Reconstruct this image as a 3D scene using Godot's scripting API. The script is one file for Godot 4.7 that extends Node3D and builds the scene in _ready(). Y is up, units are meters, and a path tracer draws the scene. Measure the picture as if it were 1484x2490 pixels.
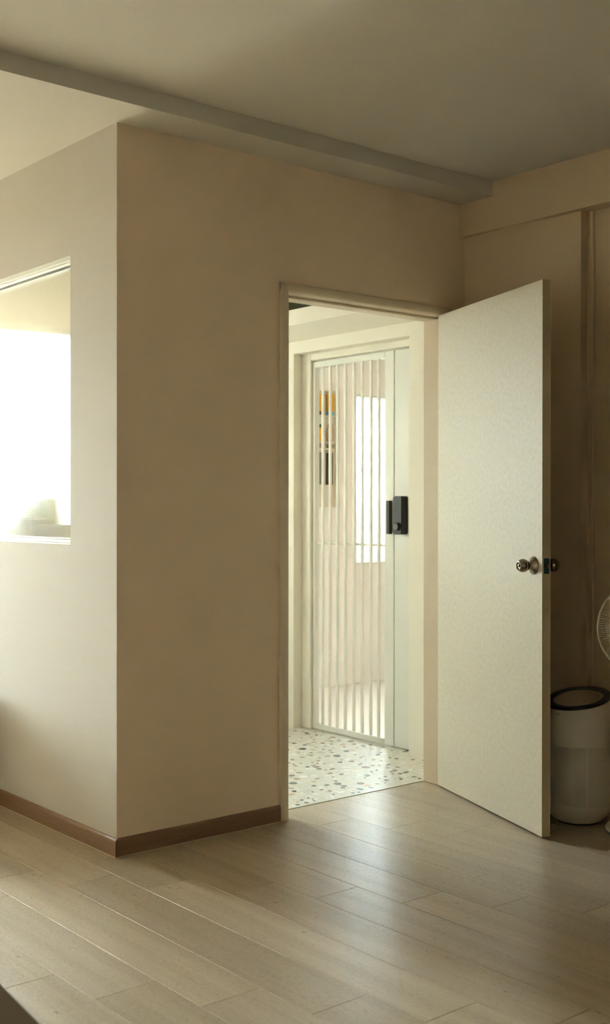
extends Node3D

var mats := {}
var taken := {}
var rng := RandomNumberGenerator.new()
var xf := Transform3D.IDENTITY

# ---------------------------------------------------------------- scene entry
func _ready() -> void:
	rng.seed = 20240611
	# camera
	var cam := Camera3D.new()
	cam.name = "camera"
	cam.fov = 47.463
	cam.near = 0.05
	cam.far = 200.0
	cam.transform = Transform3D(Basis(Vector3(0.77047089, 0.00079871, 0.63747468), Vector3(0.00151556, 0.99999409, -0.00308467), Vector3(-0.63747338, 0.00334278, 0.77046513)).orthonormalized(), Vector3(-2.12267, 1.24, 3.61533))
	var lens := CameraAttributesPhysical.new()
	lens.frustum_focal_length = 12.0 / tan(deg_to_rad(47.463) / 2.0)
	lens.frustum_focus_distance = 4.2
	lens.exposure_aperture = 2.6
	cam.attributes = lens
	add_child(cam)
	cam.current = true
	# overcast daylight: the sky alone, through the windows
	var env := Environment.new()
	var sky := Sky.new()
	var sm := ProceduralSkyMaterial.new()
	sm.sky_top_color = Color(0.90, 0.985, 1.0)
	sm.sky_horizon_color = Color(0.93, 1.0, 1.0)
	sm.sky_curve = 0.12
	sm.ground_horizon_color = Color(0.42, 0.43, 0.41)
	sm.ground_bottom_color = Color(0.36, 0.36, 0.33)
	sm.sky_energy_multiplier = 1.0
	sm.ground_energy_multiplier = 1.0
	sky.sky_material = sm
	env.background_mode = Environment.BG_SKY
	env.sky = sky
	env.ambient_light_source = Environment.AMBIENT_SOURCE_SKY
	env.tonemap_mode = Environment.TONE_MAPPER_LINEAR
	env.tonemap_exposure = 236.0
	env.sdfgi_enabled = true
	env.ssao_enabled = true
	env.ssil_enabled = true
	var we := WorldEnvironment.new()
	we.name = "daylight"
	we.environment = env
	add_child(we)

	make_materials()
	build_shell()
	build_floor()
	build_kitchen_floor()
	build_trims()
	build_wall_window()
	build_door()
	build_gate()
	build_corridor()
	build_kitchen_things()
	build_corridor_shelf()
	build_purifier()
	build_fan()
	build_living_things()

# ---------------------------------------------------------------- naming and metas
func numbered(called: String) -> String:
	if not taken.has(called):
		taken[called] = 0
		return called
	taken[called] += 1
	return "%s_%03d" % [called, taken[called]]

func tag(o: Node3D, label: String, category: String, group := "", kind := "") -> void:
	if label:
		o.set_meta("label", label)
	if category:
		o.set_meta("category", category)
	if group:
		o.set_meta("group", group)
	if kind:
		o.set_meta("kind", kind)

func thing(called: String, label: String, category: String, at := Vector3.ZERO, group := "", kind := "") -> Node3D:
	var o := Node3D.new()
	o.name = numbered(called)
	o.position = at
	add_child(o)
	tag(o, label, category, group, kind)
	return o

func obj(called: String, st: SurfaceTool, m: Material, parent: Node3D, label := "") -> MeshInstance3D:
	var o := MeshInstance3D.new()
	o.mesh = st.commit()
	o.material_override = m
	if parent == self:
		o.name = numbered(called)
	else:
		var used := 0
		var n := called
		while parent.has_node(NodePath(n)):
			used += 1
			n = "%s_%03d" % [called, used]
		o.name = n
	if label:
		o.set_meta("label", label)
	parent.add_child(o, true)
	return o

func struct(called: String, st: SurfaceTool, m: Material, label: String, category: String) -> MeshInstance3D:
	var o := obj(called, st, m, self)
	tag(o, label, category, "", "structure")
	return o

# ---------------------------------------------------------------- geometry helpers
func mb() -> SurfaceTool:
	var st := SurfaceTool.new()
	st.begin(Mesh.PRIMITIVE_TRIANGLES)
	return st

func vert(st: SurfaceTool, p: Vector3, n: Vector3, uv: Vector2) -> void:
	st.set_normal((xf.basis * n).normalized())
	st.set_uv(uv)
	st.add_vertex(xf * p)

func uv_of(p: Vector3, n: Vector3) -> Vector2:
	var a := n.abs()
	if a.x >= a.y and a.x >= a.z:
		return Vector2(p.y, p.z)
	if a.y >= a.z:
		return Vector2(p.x, p.z)
	return Vector2(p.y, p.x)

func tri(st: SurfaceTool, a: Vector3, b: Vector3, c: Vector3, out: Vector3) -> void:
	var g := (b - a).cross(c - a)
	if g.length_squared() < 1e-18:
		return
	var n := g.normalized()
	if n.dot(out) < 0.0:
		n = -n
	else:
		var t := b
		b = c
		c = t
	vert(st, a, n, uv_of(a, n))
	vert(st, b, n, uv_of(b, n))
	vert(st, c, n, uv_of(c, n))

func quad(st: SurfaceTool, a: Vector3, b: Vector3, c: Vector3, d: Vector3, out: Vector3) -> void:
	tri(st, a, b, c, out)
	tri(st, a, c, d, out)

# smooth quad with a normal at each corner
func squad(st: SurfaceTool, p: Array, n: Array, uv: Array = []) -> void:
	var g: Vector3 = (p[1] - p[0]).cross(p[2] - p[0]) + (p[2] - p[0]).cross(p[3] - p[0])
	var m: Vector3 = n[0] + n[1] + n[2] + n[3]
	var order := [0, 2, 1, 0, 3, 2] if g.dot(m) > 0.0 else [0, 1, 2, 0, 2, 3]
	for k in order:
		vert(st, p[k], n[k], uv[k] if uv.size() else uv_of(p[k], n[k]))

func box(st: SurfaceTool, lo: Vector3, hi: Vector3, bev := 0.0) -> void:
	var c := (lo + hi) / 2.0
	var h := (hi - lo) / 2.0
	bev = minf(bev, minf(h.x, minf(h.y, h.z)) * 0.98)
	var hb := h - Vector3(bev, bev, bev)
	var axes := [Vector3(1, 0, 0), Vector3(0, 1, 0), Vector3(0, 0, 1)]
	for k in 3:
		var u: Vector3 = axes[(k + 1) % 3]
		var w: Vector3 = axes[(k + 2) % 3]
		for s in [-1.0, 1.0]:
			var n: Vector3 = axes[k] * s
			var o: Vector3 = c + n * h[k]
			var uu := u * hb[(k + 1) % 3]
			var ww := w * hb[(k + 2) % 3]
			quad(st, o - uu - ww, o + uu - ww, o + uu + ww, o - uu + ww, n)
	if bev <= 0.0:
		return
	for k in 3:
		var i := (k + 1) % 3
		var j := (k + 2) % 3
		for si in [-1.0, 1.0]:
			for sj in [-1.0, 1.0]:
				var e: Vector3 = axes[k] * hb[k]
				var p1: Vector3 = c + axes[i] * si * h[i] + axes[j] * sj * hb[j]
				var p2: Vector3 = c + axes[i] * si * hb[i] + axes[j] * sj * h[j]
				quad(st, p1 - e, p1 + e, p2 + e, p2 - e, axes[i] * si + axes[j] * sj)
	for sx in [-1.0, 1.0]:
		for sy in [-1.0, 1.0]:
			for sz in [-1.0, 1.0]:
				var s := Vector3(sx, sy, sz)
				tri(st, c + Vector3(h.x, hb.y, hb.z) * s, c + Vector3(hb.x, h.y, hb.z) * s, c + Vector3(hb.x, hb.y, h.z) * s, s)

# profile: [radius, height] pairs, round the y axis
func lathe(st: SurfaceTool, profile: Array, segs: int, sharp := 40.0) -> void:
	var count := profile.size() - 1
	var face := []
	for i in count:
		var d := Vector2(profile[i + 1][0] - profile[i][0], profile[i + 1][1] - profile[i][1])
		face.append(Vector2(d.y, -d.x).normalized())
	for i in count:
		var n0: Vector2 = face[i]
		var n1: Vector2 = face[i]
		if i > 0 and rad_to_deg(face[i - 1].angle_to(face[i])) < sharp and rad_to_deg(face[i - 1].angle_to(face[i])) > -sharp:
			n0 = (face[i - 1] + face[i]).normalized()
		if i < count - 1 and absf(rad_to_deg(face[i].angle_to(face[i + 1]))) < sharp:
			n1 = (face[i] + face[i + 1]).normalized()
		for k in segs:
			var a0 := TAU * k / segs
			var a1 := TAU * (k + 1) / segs
			var d0 := Vector3(cos(a0), 0, sin(a0))
			var d1 := Vector3(cos(a1), 0, sin(a1))
			var r0: float = profile[i][0]
			var r1: float = profile[i + 1][0]
			var y0 := Vector3(0, profile[i][1], 0)
			var y1 := Vector3(0, profile[i + 1][1], 0)
			squad(st, [d0 * r0 + y0, d1 * r0 + y0, d1 * r1 + y1, d0 * r1 + y1],
				[d0 * n0.x + Vector3(0, n0.y, 0), d1 * n0.x + Vector3(0, n0.y, 0), d1 * n1.x + Vector3(0, n1.y, 0), d0 * n1.x + Vector3(0, n1.y, 0)],
				[Vector2(a0 * 0.1, profile[i][1]), Vector2(a1 * 0.1, profile[i][1]), Vector2(a1 * 0.1, profile[i + 1][1]), Vector2(a0 * 0.1, profile[i + 1][1])])

func tube(st: SurfaceTool, pts: Array, r: float, sides := 8, closed := false) -> void:
	var n := pts.size()
	var rings := []
	var up := Vector3.UP
	for i in n:
		var t: Vector3
		if closed:
			t = (pts[(i + 1) % n] - pts[(i + n - 1) % n]).normalized()
		else:
			t = (pts[mini(i + 1, n - 1)] - pts[maxi(i - 1, 0)]).normalized()
		var ref := up if absf(t.dot(up)) < 0.95 else Vector3.RIGHT
		var a := t.cross(ref).normalized()
		var b := t.cross(a).normalized()
		var ring := []
		for k in sides:
			ring.append(a * cos(TAU * k / sides) + b * sin(TAU * k / sides))
		rings.append(ring)
	for i in (n if closed else n - 1):
		var j := (i + 1) % n
		for k in sides:
			var m := (k + 1) % sides
			squad(st, [pts[i] + rings[i][k] * r, pts[i] + rings[i][m] * r, pts[j] + rings[j][m] * r, pts[j] + rings[j][k] * r],
				[rings[i][k], rings[i][m], rings[j][m], rings[j][k]])
	if not closed:
		for e in [0, n - 1]:
			var out: Vector3 = pts[0] - pts[1] if e == 0 else pts[n - 1] - pts[n - 2]
			for k in sides:
				tri(st, pts[e], pts[e] + rings[e][k] * r, pts[e] + rings[e][(k + 1) % sides] * r, out)

# polygon in a plane, pushed along an axis: at(p2, depth) gives the point
func prism(st: SurfaceTool, poly: PackedVector2Array, o: Vector3, u: Vector3, v: Vector3, depth: Vector3, smooth := false) -> void:
	var tris := Geometry2D.triangulate_polygon(poly)
	var n := poly.size()
	var centre := Vector2.ZERO
	for p in poly:
		centre += p / n
	for k in range(0, tris.size(), 3):
		var a := o + u * poly[tris[k]].x + v * poly[tris[k]].y
		var b := o + u * poly[tris[k + 1]].x + v * poly[tris[k + 1]].y
		var c := o + u * poly[tris[k + 2]].x + v * poly[tris[k + 2]].y
		tri(st, a, b, c, -depth)
		tri(st, a + depth, b + depth, c + depth, depth)
	var cw := Geometry2D.is_polygon_clockwise(poly)
	var nrm := []
	for i in n:
		var d := poly[(i + 1) % n] - poly[i]
		var e := Vector2(d.y, -d.x).normalized() * (-1.0 if cw else 1.0)
		nrm.append(e)
	for i in n:
		var j := (i + 1) % n
		var a := o + u * poly[i].x + v * poly[i].y
		var b := o + u * poly[j].x + v * poly[j].y
		var n0: Vector2 = nrm[i]
		var n1: Vector2 = nrm[i]
		if smooth:
			if nrm[(i + n - 1) % n].dot(nrm[i]) > 0.7:
				n0 = (nrm[(i + n - 1) % n] + nrm[i]).normalized()
			if nrm[j].dot(nrm[i]) > 0.7:
				n1 = (nrm[j] + nrm[i]).normalized()
		squad(st, [a, b, b + depth, a + depth], [u * n0.x + v * n0.y, u * n1.x + v * n1.y, u * n1.x + v * n1.y, u * n0.x + v * n0.y])

func rounded(w: float, h: float, r: float, steps := 5) -> PackedVector2Array:
	var out := PackedVector2Array()
	for q in 4:
		var c := Vector2((w / 2 - r) * (1 if q == 0 or q == 3 else -1), (h / 2 - r) * (1 if q < 2 else -1))
		for k in steps + 1:
			var a := PI / 2 * q + PI / 2 * k / steps
			out.append(c + Vector2(cos(a), sin(a)) * r)
	return out

# ---------------------------------------------------------------- materials
func mat(name_: String, c: Color, rough := 0.6, metal := 0.0, spec := 0.5) -> StandardMaterial3D:
	var m := StandardMaterial3D.new()
	m.resource_name = name_
	m.albedo_color = c
	m.roughness = rough
	m.metallic = metal
	m.metallic_specular = spec
	mats[name_] = m
	return m

func noise_tex(freq: float, size: int, lo: Color, hi: Color, octaves := 4, sd := 1) -> NoiseTexture2D:
	var f := FastNoiseLite.new()
	f.seed = sd
	f.noise_type = FastNoiseLite.TYPE_SIMPLEX_SMOOTH
	f.frequency = freq
	f.fractal_octaves = octaves
	var g := Gradient.new()
	g.set_color(0, lo)
	g.set_color(1, hi)
	var t := NoiseTexture2D.new()
	t.width = size
	t.height = size
	t.seamless = true
	t.noise = f
	t.color_ramp = g
	return t

func make_materials() -> void:
	var bump := noise_tex(0.03, 256, Color(0, 0, 0), Color(1, 1, 1), 4, 5)
	var paint := mat("paint", Color(0.77, 0.735, 0.68), 0.72, 0.0, 0.35)
	paint.uv1_triplanar = true
	paint.uv1_world_triplanar = true
	paint.uv1_scale = Vector3(5, 5, 5)
	paint.heightmap_enabled = true
	paint.heightmap_texture = bump
	paint.heightmap_scale = 0.03
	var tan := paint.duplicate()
	tan.resource_name = "warm_shade_paint"
	tan.albedo_color = Color(0.94, 0.84, 0.72)  # warm tone of the shade is mixed into this wall colour
	mats["warm_shade_paint"] = tan
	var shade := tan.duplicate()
	shade.resource_name = "right_wall_shade_paint"
	shade.albedo_color = Color(0.87, 0.77, 0.64)  # darker copy of the same paint, right wall shade put into the colour
	mats["right_wall_shade_paint"] = shade
	var ceil_paint := mat("ceiling_paint", Color(0.82, 0.785, 0.72), 0.85, 0.0, 0.3)
	ceil_paint.uv1_triplanar = true
	ceil_paint.uv1_world_triplanar = true
	ceil_paint.uv1_scale = Vector3(5, 5, 5)
	ceil_paint.heightmap_enabled = true
	ceil_paint.heightmap_texture = bump
	ceil_paint.heightmap_scale = 0.03
	mat("kitchen_paint", Color(0.935, 0.905, 0.84), 0.6)
	mat("corridor_paint", Color(0.93, 0.905, 0.88), 0.6)
	mat("frame_paint", Color(0.88, 0.80, 0.69), 0.42)
	mat("white_metal", Color(0.9, 0.89, 0.85), 0.38)
	mat("white_track", Color(0.88, 0.87, 0.83), 0.35)
	mat("concrete", Color(0.62, 0.58, 0.5), 0.9)
	# wood, one picture for floor planks and baseboards
	var wood := wood_image()
	var wt := ImageTexture.create_from_image(wood[0])
	var wr := ImageTexture.create_from_image(wood[1])
	for k in 3:
		var t: float = [0.97, 1.0, 1.03][k]
		var m := mat("plank%d" % k, Color(0.97 * t, 0.97 * t, 0.97 * t * [0.985, 1.0, 0.99][k]), 0.47, 0.0, 0.58)
		m.albedo_texture = wt
		m.roughness_texture = wr
		m.roughness_texture_channel = BaseMaterial3D.TEXTURE_CHANNEL_RED
		m.heightmap_enabled = true
		m.heightmap_texture = wr
		m.heightmap_scale = 0.02
	var bb := mat("baseboard_wood", Color(0.72, 0.615, 0.525), 0.45)
	bb.albedo_texture = wt
	# door laminate: pale, mottled
	var lam := mat("door_laminate", Color(1, 1, 1), 0.5, 0.0, 0.4)
	lam.albedo_texture = noise_tex(0.035, 512, Color(0.845, 0.80, 0.715), Color(0.89, 0.85, 0.768), 5, 11)
	lam.uv1_scale = Vector3(2.3, 2.3, 2.3)
	var lam2 := noise_tex(0.06, 256, Color(0, 0, 0), Color(1, 1, 1), 4, 3)
	lam.heightmap_enabled = true
	lam.heightmap_texture = lam2
	lam.heightmap_scale = 0.03
	mat("door_edge", Color(0.74, 0.655, 0.52), 0.5)
	mat("satin_steel", Color(0.53, 0.49, 0.43), 0.2, 1.0)
	mat("teal_film", Color(0.06, 0.25, 0.25), 0.3)
	mat("brass_bolt", Color(0.62, 0.47, 0.36), 0.35, 1.0)
	mat("black_plastic", Color(0.05, 0.052, 0.05), 0.42)
	mat("black_gloss", Color(0.022, 0.022, 0.022), 0.28)
	mat("grey_plastic", Color(0.21, 0.215, 0.205), 0.5)
	mat("white_plastic", Color(0.85, 0.80, 0.72), 0.45)
	mat("mesh_hole", Color(0.33, 0.3, 0.26), 0.8)
	mat("grey_plate", Color(0.70, 0.62, 0.52), 0.55)
	mat("cream_plastic", Color(0.88, 0.83, 0.73), 0.4)
	mat("dark_rubber", Color(0.06, 0.06, 0.055), 0.7)
	mat("grey_rim", Color(0.35, 0.36, 0.34), 0.5)
	mat("olive_fabric", Color(0.36, 0.285, 0.165), 0.95, 0.0, 0.12)
	mat("strip_metal", Color(0.95, 0.94, 0.90), 0.3, 0.2)
	mat("pale_green", Color(0.80, 0.85, 0.76), 0.5)
	mat("tray_grey", Color(0.78, 0.79, 0.75), 0.5)
	mat("pale_grey", Color(0.62, 0.64, 0.6), 0.5)
	mat("teal_plastic", Color(0.45, 0.63, 0.6), 0.4)
	mat("yellow", Color(0.86, 0.62, 0.06), 0.45)
	mat("dark_amber", Color(0.33, 0.24, 0.07), 0.4)
	mat("leaf_green", Color(0.25, 0.36, 0.17), 0.5)
	mat("sky_blue", Color(0.45, 0.72, 0.77), 0.45)
	mat("beige_jar", Color(0.72, 0.62, 0.48), 0.5)
	mat("dark_wood", Color(0.24, 0.18, 0.125), 0.6)
	mat("taupe", Color(0.6, 0.52, 0.4), 0.6)
	mat("mid_grey", Color(0.46, 0.45, 0.4), 0.5)
	mat("dark_green_grey", Color(0.27, 0.29, 0.21), 0.5)
	mat("vent_green", Color(0.5, 0.52, 0.42), 0.6)
	mat("vent_dark", Color(0.3, 0.32, 0.22), 0.6)
	# window panes with added tint to dim the daylight, and the fluted glass
	for g in [["dimming_glass", 0.605], ["corridor_dimming_glass", 0.74]]:
		var gl := mat(g[0], Color(0.5, 0.53, 0.52, g[1]), 0.02)
		gl.transparency = BaseMaterial3D.TRANSPARENCY_ALPHA
	var fl := mat("fluted_glass", Color(1, 1, 1, 0.0), 0.03)
	fl.refraction_enabled = true
	fl.refraction_scale = 0.05
	var trz := mat("terrazzo_base", Color(1, 1, 1), 0.36, 0.0, 0.5)
	trz.albedo_texture = ImageTexture.create_from_image(terrazzo_image())
	for c in [["stone_green", Color(0.36, 0.40, 0.33)], ["stone_brown", Color(0.52, 0.38, 0.27)], ["stone_peach", Color(0.82, 0.66, 0.47)], ["stone_grey", Color(0.36, 0.36, 0.33)], ["stone_white", Color(0.93, 0.92, 0.88)], ["stone_dark", Color(0.26, 0.24, 0.19)]]:
		mat(c[0], c[1], 0.36)

func wood_image() -> Array:
	var n := 1024
	var a := FastNoiseLite.new()
	a.seed = 4
	a.frequency = 0.035
	a.fractal_octaves = 4
	var b := FastNoiseLite.new()
	b.seed = 9
	b.frequency = 0.008
	b.fractal_octaves = 3
	var c := FastNoiseLite.new()
	c.seed = 21
	c.frequency = 0.2
	c.fractal_octaves = 2
	var knots := []
	for k in 26:
		knots.append([rng.randf() * n, rng.randf() * n, rng.randf_range(2.0, 6.0)])
	var im := Image.create(n, n, false, Image.FORMAT_RGB8)
	var ro := Image.create(n, n, false, Image.FORMAT_RGB8)
	var light := Color(0.775, 0.705, 0.605)
	var dark := Color(0.60, 0.52, 0.415)
	for y in n:
		for x in n:
			var wx := b.get_noise_2d(x * 0.9, y * 0.35) * 26.0
			var streak := a.get_noise_2d(x * 4.2 + wx * 1.6, y * 0.16)
			var broad := b.get_noise_2d(x * 1.3 + 400.0, y * 0.16)
			var ring := sin((x + wx * 2.2) * 0.16 + b.get_noise_2d(x * 0.3, y * 0.8) * 7.0)
			var fine := c.get_noise_2d(x * 3.0, y * 0.5)
			var t := 0.36 + streak * 0.30 + broad * 0.26 + maxf(ring - 0.72, 0.0) * 0.26 + fine * 0.16
			im.set_pixel(x, y, light.lerp(dark, clampf(t, 0.0, 1.0)))
			var r := clampf(0.70 + streak * 0.16 + fine * 0.3, 0.0, 1.0)
			ro.set_pixel(x, y, Color(r, r, r))
	for k in knots:
		var r: float = k[2]
		for dy in range(-int(r * 3), int(r * 3) + 1):
			for dx in range(-int(r * 3), int(r * 3) + 1):
				var d := sqrt(dx * dx + (dy * 1.6) * (dy * 1.6)) / r
				var x := int(k[0]) + dx
				var y := int(k[1]) + dy
				if d < 2.6 and x >= 0 and y >= 0 and x < n and y < n:
					var w := exp(-d * d * 0.9) * 0.55
					im.set_pixel(x, y, im.get_pixel(x, y).lerp(Color(0.36, 0.28, 0.2), w))
	return [im, ro]

func terrazzo_image() -> Image:
	var n := 1024
	var im := Image.create(n, n, false, Image.FORMAT_RGB8)
	im.fill(Color(0.85, 0.83, 0.77))
	var tones := [Color(0.87, 0.865, 0.82), Color(0.8, 0.79, 0.735), Color(0.9, 0.895, 0.86), Color(0.82, 0.8, 0.73), Color(0.74, 0.73, 0.67), Color(0.86, 0.8, 0.69)]
	for k in 1500:
		var c: Color = tones[rng.randi() % (4 if k < 1300 else 6)]
		var r := rng.randf_range(3.0, 15.0)
		var cx := rng.randi() % n
		var cy := rng.randi() % n
		var rx := r * rng.randf_range(0.5, 1.2)
		var skew := rng.randf_range(-0.7, 0.7)
		for dy in range(-int(r), int(r) + 1):
			var half := int(rx * sqrt(maxf(0.0, 1.0 - dy * dy / (r * r))) * rng.randf_range(0.85, 1.0))
			im.fill_rect(Rect2i(cx - half + int(skew * dy), cy + dy, 2 * half + 1, 1), c)
	for k in 900:
		var c: Color = [Color(0.45, 0.47, 0.4), Color(0.55, 0.43, 0.32), Color(0.75, 0.65, 0.5), Color(0.6, 0.59, 0.54)][rng.randi() % 4]
		im.fill_rect(Rect2i(rng.randi() % n, rng.randi() % n, rng.randi_range(1, 4), rng.randi_range(1, 3)), c)
	return im

# ---------------------------------------------------------------- the shell
func walls_of(st: SurfaceTool, boxes: Array) -> void:
	for b in boxes:
		box(st, Vector3(b[0], b[1], b[2]), Vector3(b[3], b[4], b[5]))

func build_shell() -> void:
	var top := 2.86
	# wall with the doorway (its face at z = 0)
	var st := mb()
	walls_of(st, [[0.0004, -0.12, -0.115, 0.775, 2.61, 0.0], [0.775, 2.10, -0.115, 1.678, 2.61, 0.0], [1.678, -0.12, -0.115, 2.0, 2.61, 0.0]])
	struct("wall_front", st, mats.warm_shade_paint, "shaded beige wall that holds the open doorway", "wall")
	# wall with the fluted window (its face at x = 0)
	st = mb()
	walls_of(st, [[0.0, -0.12, -0.3425, 0.1, 2.61, -0.0004], [0.0, -0.12, -1.7, 0.1, 1.0985, -0.3425], [0.0, 2.1966, -1.7, 0.1, 2.61, -0.3425], [0.0, -0.12, -5.6, 0.1, 2.61, -1.7]])
	struct("wall_side", st, mats.paint, "daylit cream wall with the fluted glass window", "wall")
	# right wall with its shallow pier and beam
	st = mb()
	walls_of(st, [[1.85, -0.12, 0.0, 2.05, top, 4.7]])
	struct("wall_right", st, mats.right_wall_shade_paint, "dark right wall behind the air purifier and fan", "wall")
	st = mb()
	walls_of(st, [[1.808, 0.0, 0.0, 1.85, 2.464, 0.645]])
	struct("wall_right", st, mats.right_wall_shade_paint, "shallow wall panel between doorway corner and recessed strip, under the beam", "wall")
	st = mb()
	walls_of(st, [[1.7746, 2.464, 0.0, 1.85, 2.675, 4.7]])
	struct("trim_1", st, mats.right_wall_shade_paint, "long shallow beam along the top of the right wall", "beam")
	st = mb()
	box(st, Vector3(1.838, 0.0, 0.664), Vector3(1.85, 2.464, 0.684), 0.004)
	struct("trim_2", st, mats.right_wall_shade_paint, "narrow vertical moulding strip on the dark right wall", "trim")
	# walls out of the picture
	st = mb()
	walls_of(st, [[-3.9, -0.12, 4.7, 2.05, top, 4.85]])
	struct("wall_back", st, mats.paint, "plain wall behind the viewer closing the living room", "wall")
	st = mb()
	walls_of(st, [[-3.9, -0.12, -5.6, -3.75, top, 4.7]])
	struct("wall_left", st, mats.paint, "plain wall on the far left side of the living room", "wall")
	st = mb()
	walls_of(st, [[-3.9, -0.12, -5.72, -0.95, top, -5.6], [-0.95, -0.12, -5.72, -0.1, 0.05, -5.6], [-0.95, 2.5, -5.72, -0.1, top, -5.6], [-0.1, -0.12, -5.72, 0.1, top, -5.6]])
	struct("wall_outer", st, mats.paint, "far end wall of the living room with its tall window", "wall")
	st = mb()
	walls_of(st, [[0.1, -0.12, -2.42, 0.22, 2.86, -2.3], [0.22, -0.12, -2.42, 1.2, 1.0, -2.3], [0.22, 2.235, -2.42, 1.2, 2.86, -2.3], [1.2, -0.12, -2.42, 2.14, 2.86, -2.3]])
	struct("wall_outer", st, mats.kitchen_paint, "kitchen end wall with the bright window behind the fluted glass", "wall")
	# ceilings
	st = mb()
	walls_of(st, [[-3.75, 2.675, 0.195, 1.85, 2.86, 4.7]])
	struct("ceiling", st, mats.ceiling_paint, "higher main ceiling of the living room", "ceiling")
	st = mb()
	walls_of(st, [[-3.75, 2.61, -5.6, 0.1, 2.86, 0.195], [0.1, 2.61, -2.3, 2.14, 2.86, 0.195]])
	struct("ceiling_lower", st, mats.ceiling_paint, "lower ceiling step that runs along the doorway wall", "ceiling")
	# kitchen: right wall with the gate opening, boxed duct
	st = mb()
	walls_of(st, [[2.0, -0.12, -2.75, 2.14, 2.61, -1.468], [2.0, 2.105, -1.468, 2.14, 2.61, -0.55], [2.0, -0.12, -0.55, 2.14, 2.61, 0.0]])
	struct("wall_kitchen", st, mats.kitchen_paint, "bright cream kitchen wall around the white gate", "wall")
	st = mb()
	walls_of(st, [[1.61, 2.172, -2.3, 2.0, 2.25, -0.115]])
	struct("trim_3", st, mats.kitchen_paint, "boxed white bulkhead along the kitchen wall above the gate", "bulkhead")

func build_floor() -> void:
	var fl := thing("floor", "pale oak laminate plank floor of the living room", "floor", Vector3.ZERO, "", "structure")
	var st := mb()
	walls_of(st, [[-3.75, -0.12, -5.6, 0.0, -0.009, 4.7], [0.0, -0.12, 0.0, 1.85, -0.009, 4.7], [0.775, -0.12, -0.115, 1.678, -0.009, 0.0]])
	obj("subfloor", st, mats.concrete, fl)
	var w := 0.1835
	var length := 1.264
	var gap := 0.0006
	var count := 0
	for k in range(-18, 13):
		var x0 := -0.4775 + 0.0 + w * k
		var x1 := x0 + w
		var z0 := fposmod(1.225 + 0.2075 * k, length) - length * 6.0
		while z0 < 4.7:
			var lo := Vector2(maxf(x0, -3.75), maxf(z0, -5.6))
			var hi := Vector2(minf(x1, 1.85), minf(z0 + length, 4.7))
			z0 += length
			# cut at the walls: right of x = 0 the room ends at the doorway wall, in the doorway at the metal strip
			var rects := []
			if hi.x <= 0.0:
				rects.append([lo, hi])
			elif lo.x < 0.0:
				if hi.y > 0.0:
					rects.append([Vector2(lo.x, maxf(lo.y, 0.0)), hi])
				if lo.y < 0.0:
					rects.append([lo, Vector2(0.0, minf(hi.y, 0.0))])
			else:
				var zmin := -0.115 if lo.x < 1.678 and hi.x > 0.775 else 0.0
				rects.append([Vector2(lo.x, maxf(lo.y, zmin)), hi])
			for r in rects:
				var a: Vector2 = r[0]
				var b: Vector2 = r[1]
				if b.x - a.x < 0.004 or b.y - a.y < 0.004:
					continue
				count += 1
				plank(fl, a + Vector2(gap, gap) * 0.5, b - Vector2(gap, gap) * 0.5)
	# metal strip in the doorway
	st = mb()
	box(st, Vector3(0.775, -0.004, -0.123), Vector3(1.678, 0.0035, -0.113), 0.0015)
	struct("trim_4", st, mats.strip_metal, "thin bright metal strip between the oak planks and terrazzo", "threshold")

func plank(parent: Node3D, a: Vector2, b: Vector2) -> void:
	var st := mb()
	var v := 0.0011
	var ou := rng.randf_range(0.0, 0.74)
	var ov := rng.randf_range(0.0, 0.5)
	var corners := [a, Vector2(b.x, a.y), b, Vector2(a.x, b.y)]
	var ins := [a + Vector2(v, v), Vector2(b.x - v, a.y + v), b - Vector2(v, v), Vector2(a.x + v, b.y - v)]
	var up := []
	var uvs := []
	for p in ins:
		up.append(Vector3(p.x, 0.0, p.y))
		uvs.append(Vector2((p.x - a.x) / 0.74 + ou, (p.y - a.y) / 2.6 + ov))
	squad(st, up, [Vector3.UP, Vector3.UP, Vector3.UP, Vector3.UP], uvs)
	for i in 4:
		var j := (i + 1) % 4
		var e := Vector3(corners[i].x, -v * 0.7, corners[i].y)
		var f := Vector3(corners[j].x, -v * 0.7, corners[j].y)
		var out := Vector3((corners[i].x + corners[j].x) / 2 - (a.x + b.x) / 2, 0, (corners[i].y + corners[j].y) / 2 - (a.y + b.y) / 2).normalized()
		squad(st, [up[i], up[j], f, e], [(out + Vector3.UP).normalized(), (out + Vector3.UP).normalized(), (out + Vector3.UP).normalized(), (out + Vector3.UP).normalized()], [uvs[i], uvs[j], uvs[j], uvs[i]])
		squad(st, [e, f, f + Vector3(0, -0.008, 0), e + Vector3(0, -0.008, 0)], [out, out, out, out], [uvs[i], uvs[j], uvs[j], uvs[i]])
	obj("plank", st, mats["plank%d" % (rng.randi() % 3)], parent)

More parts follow.
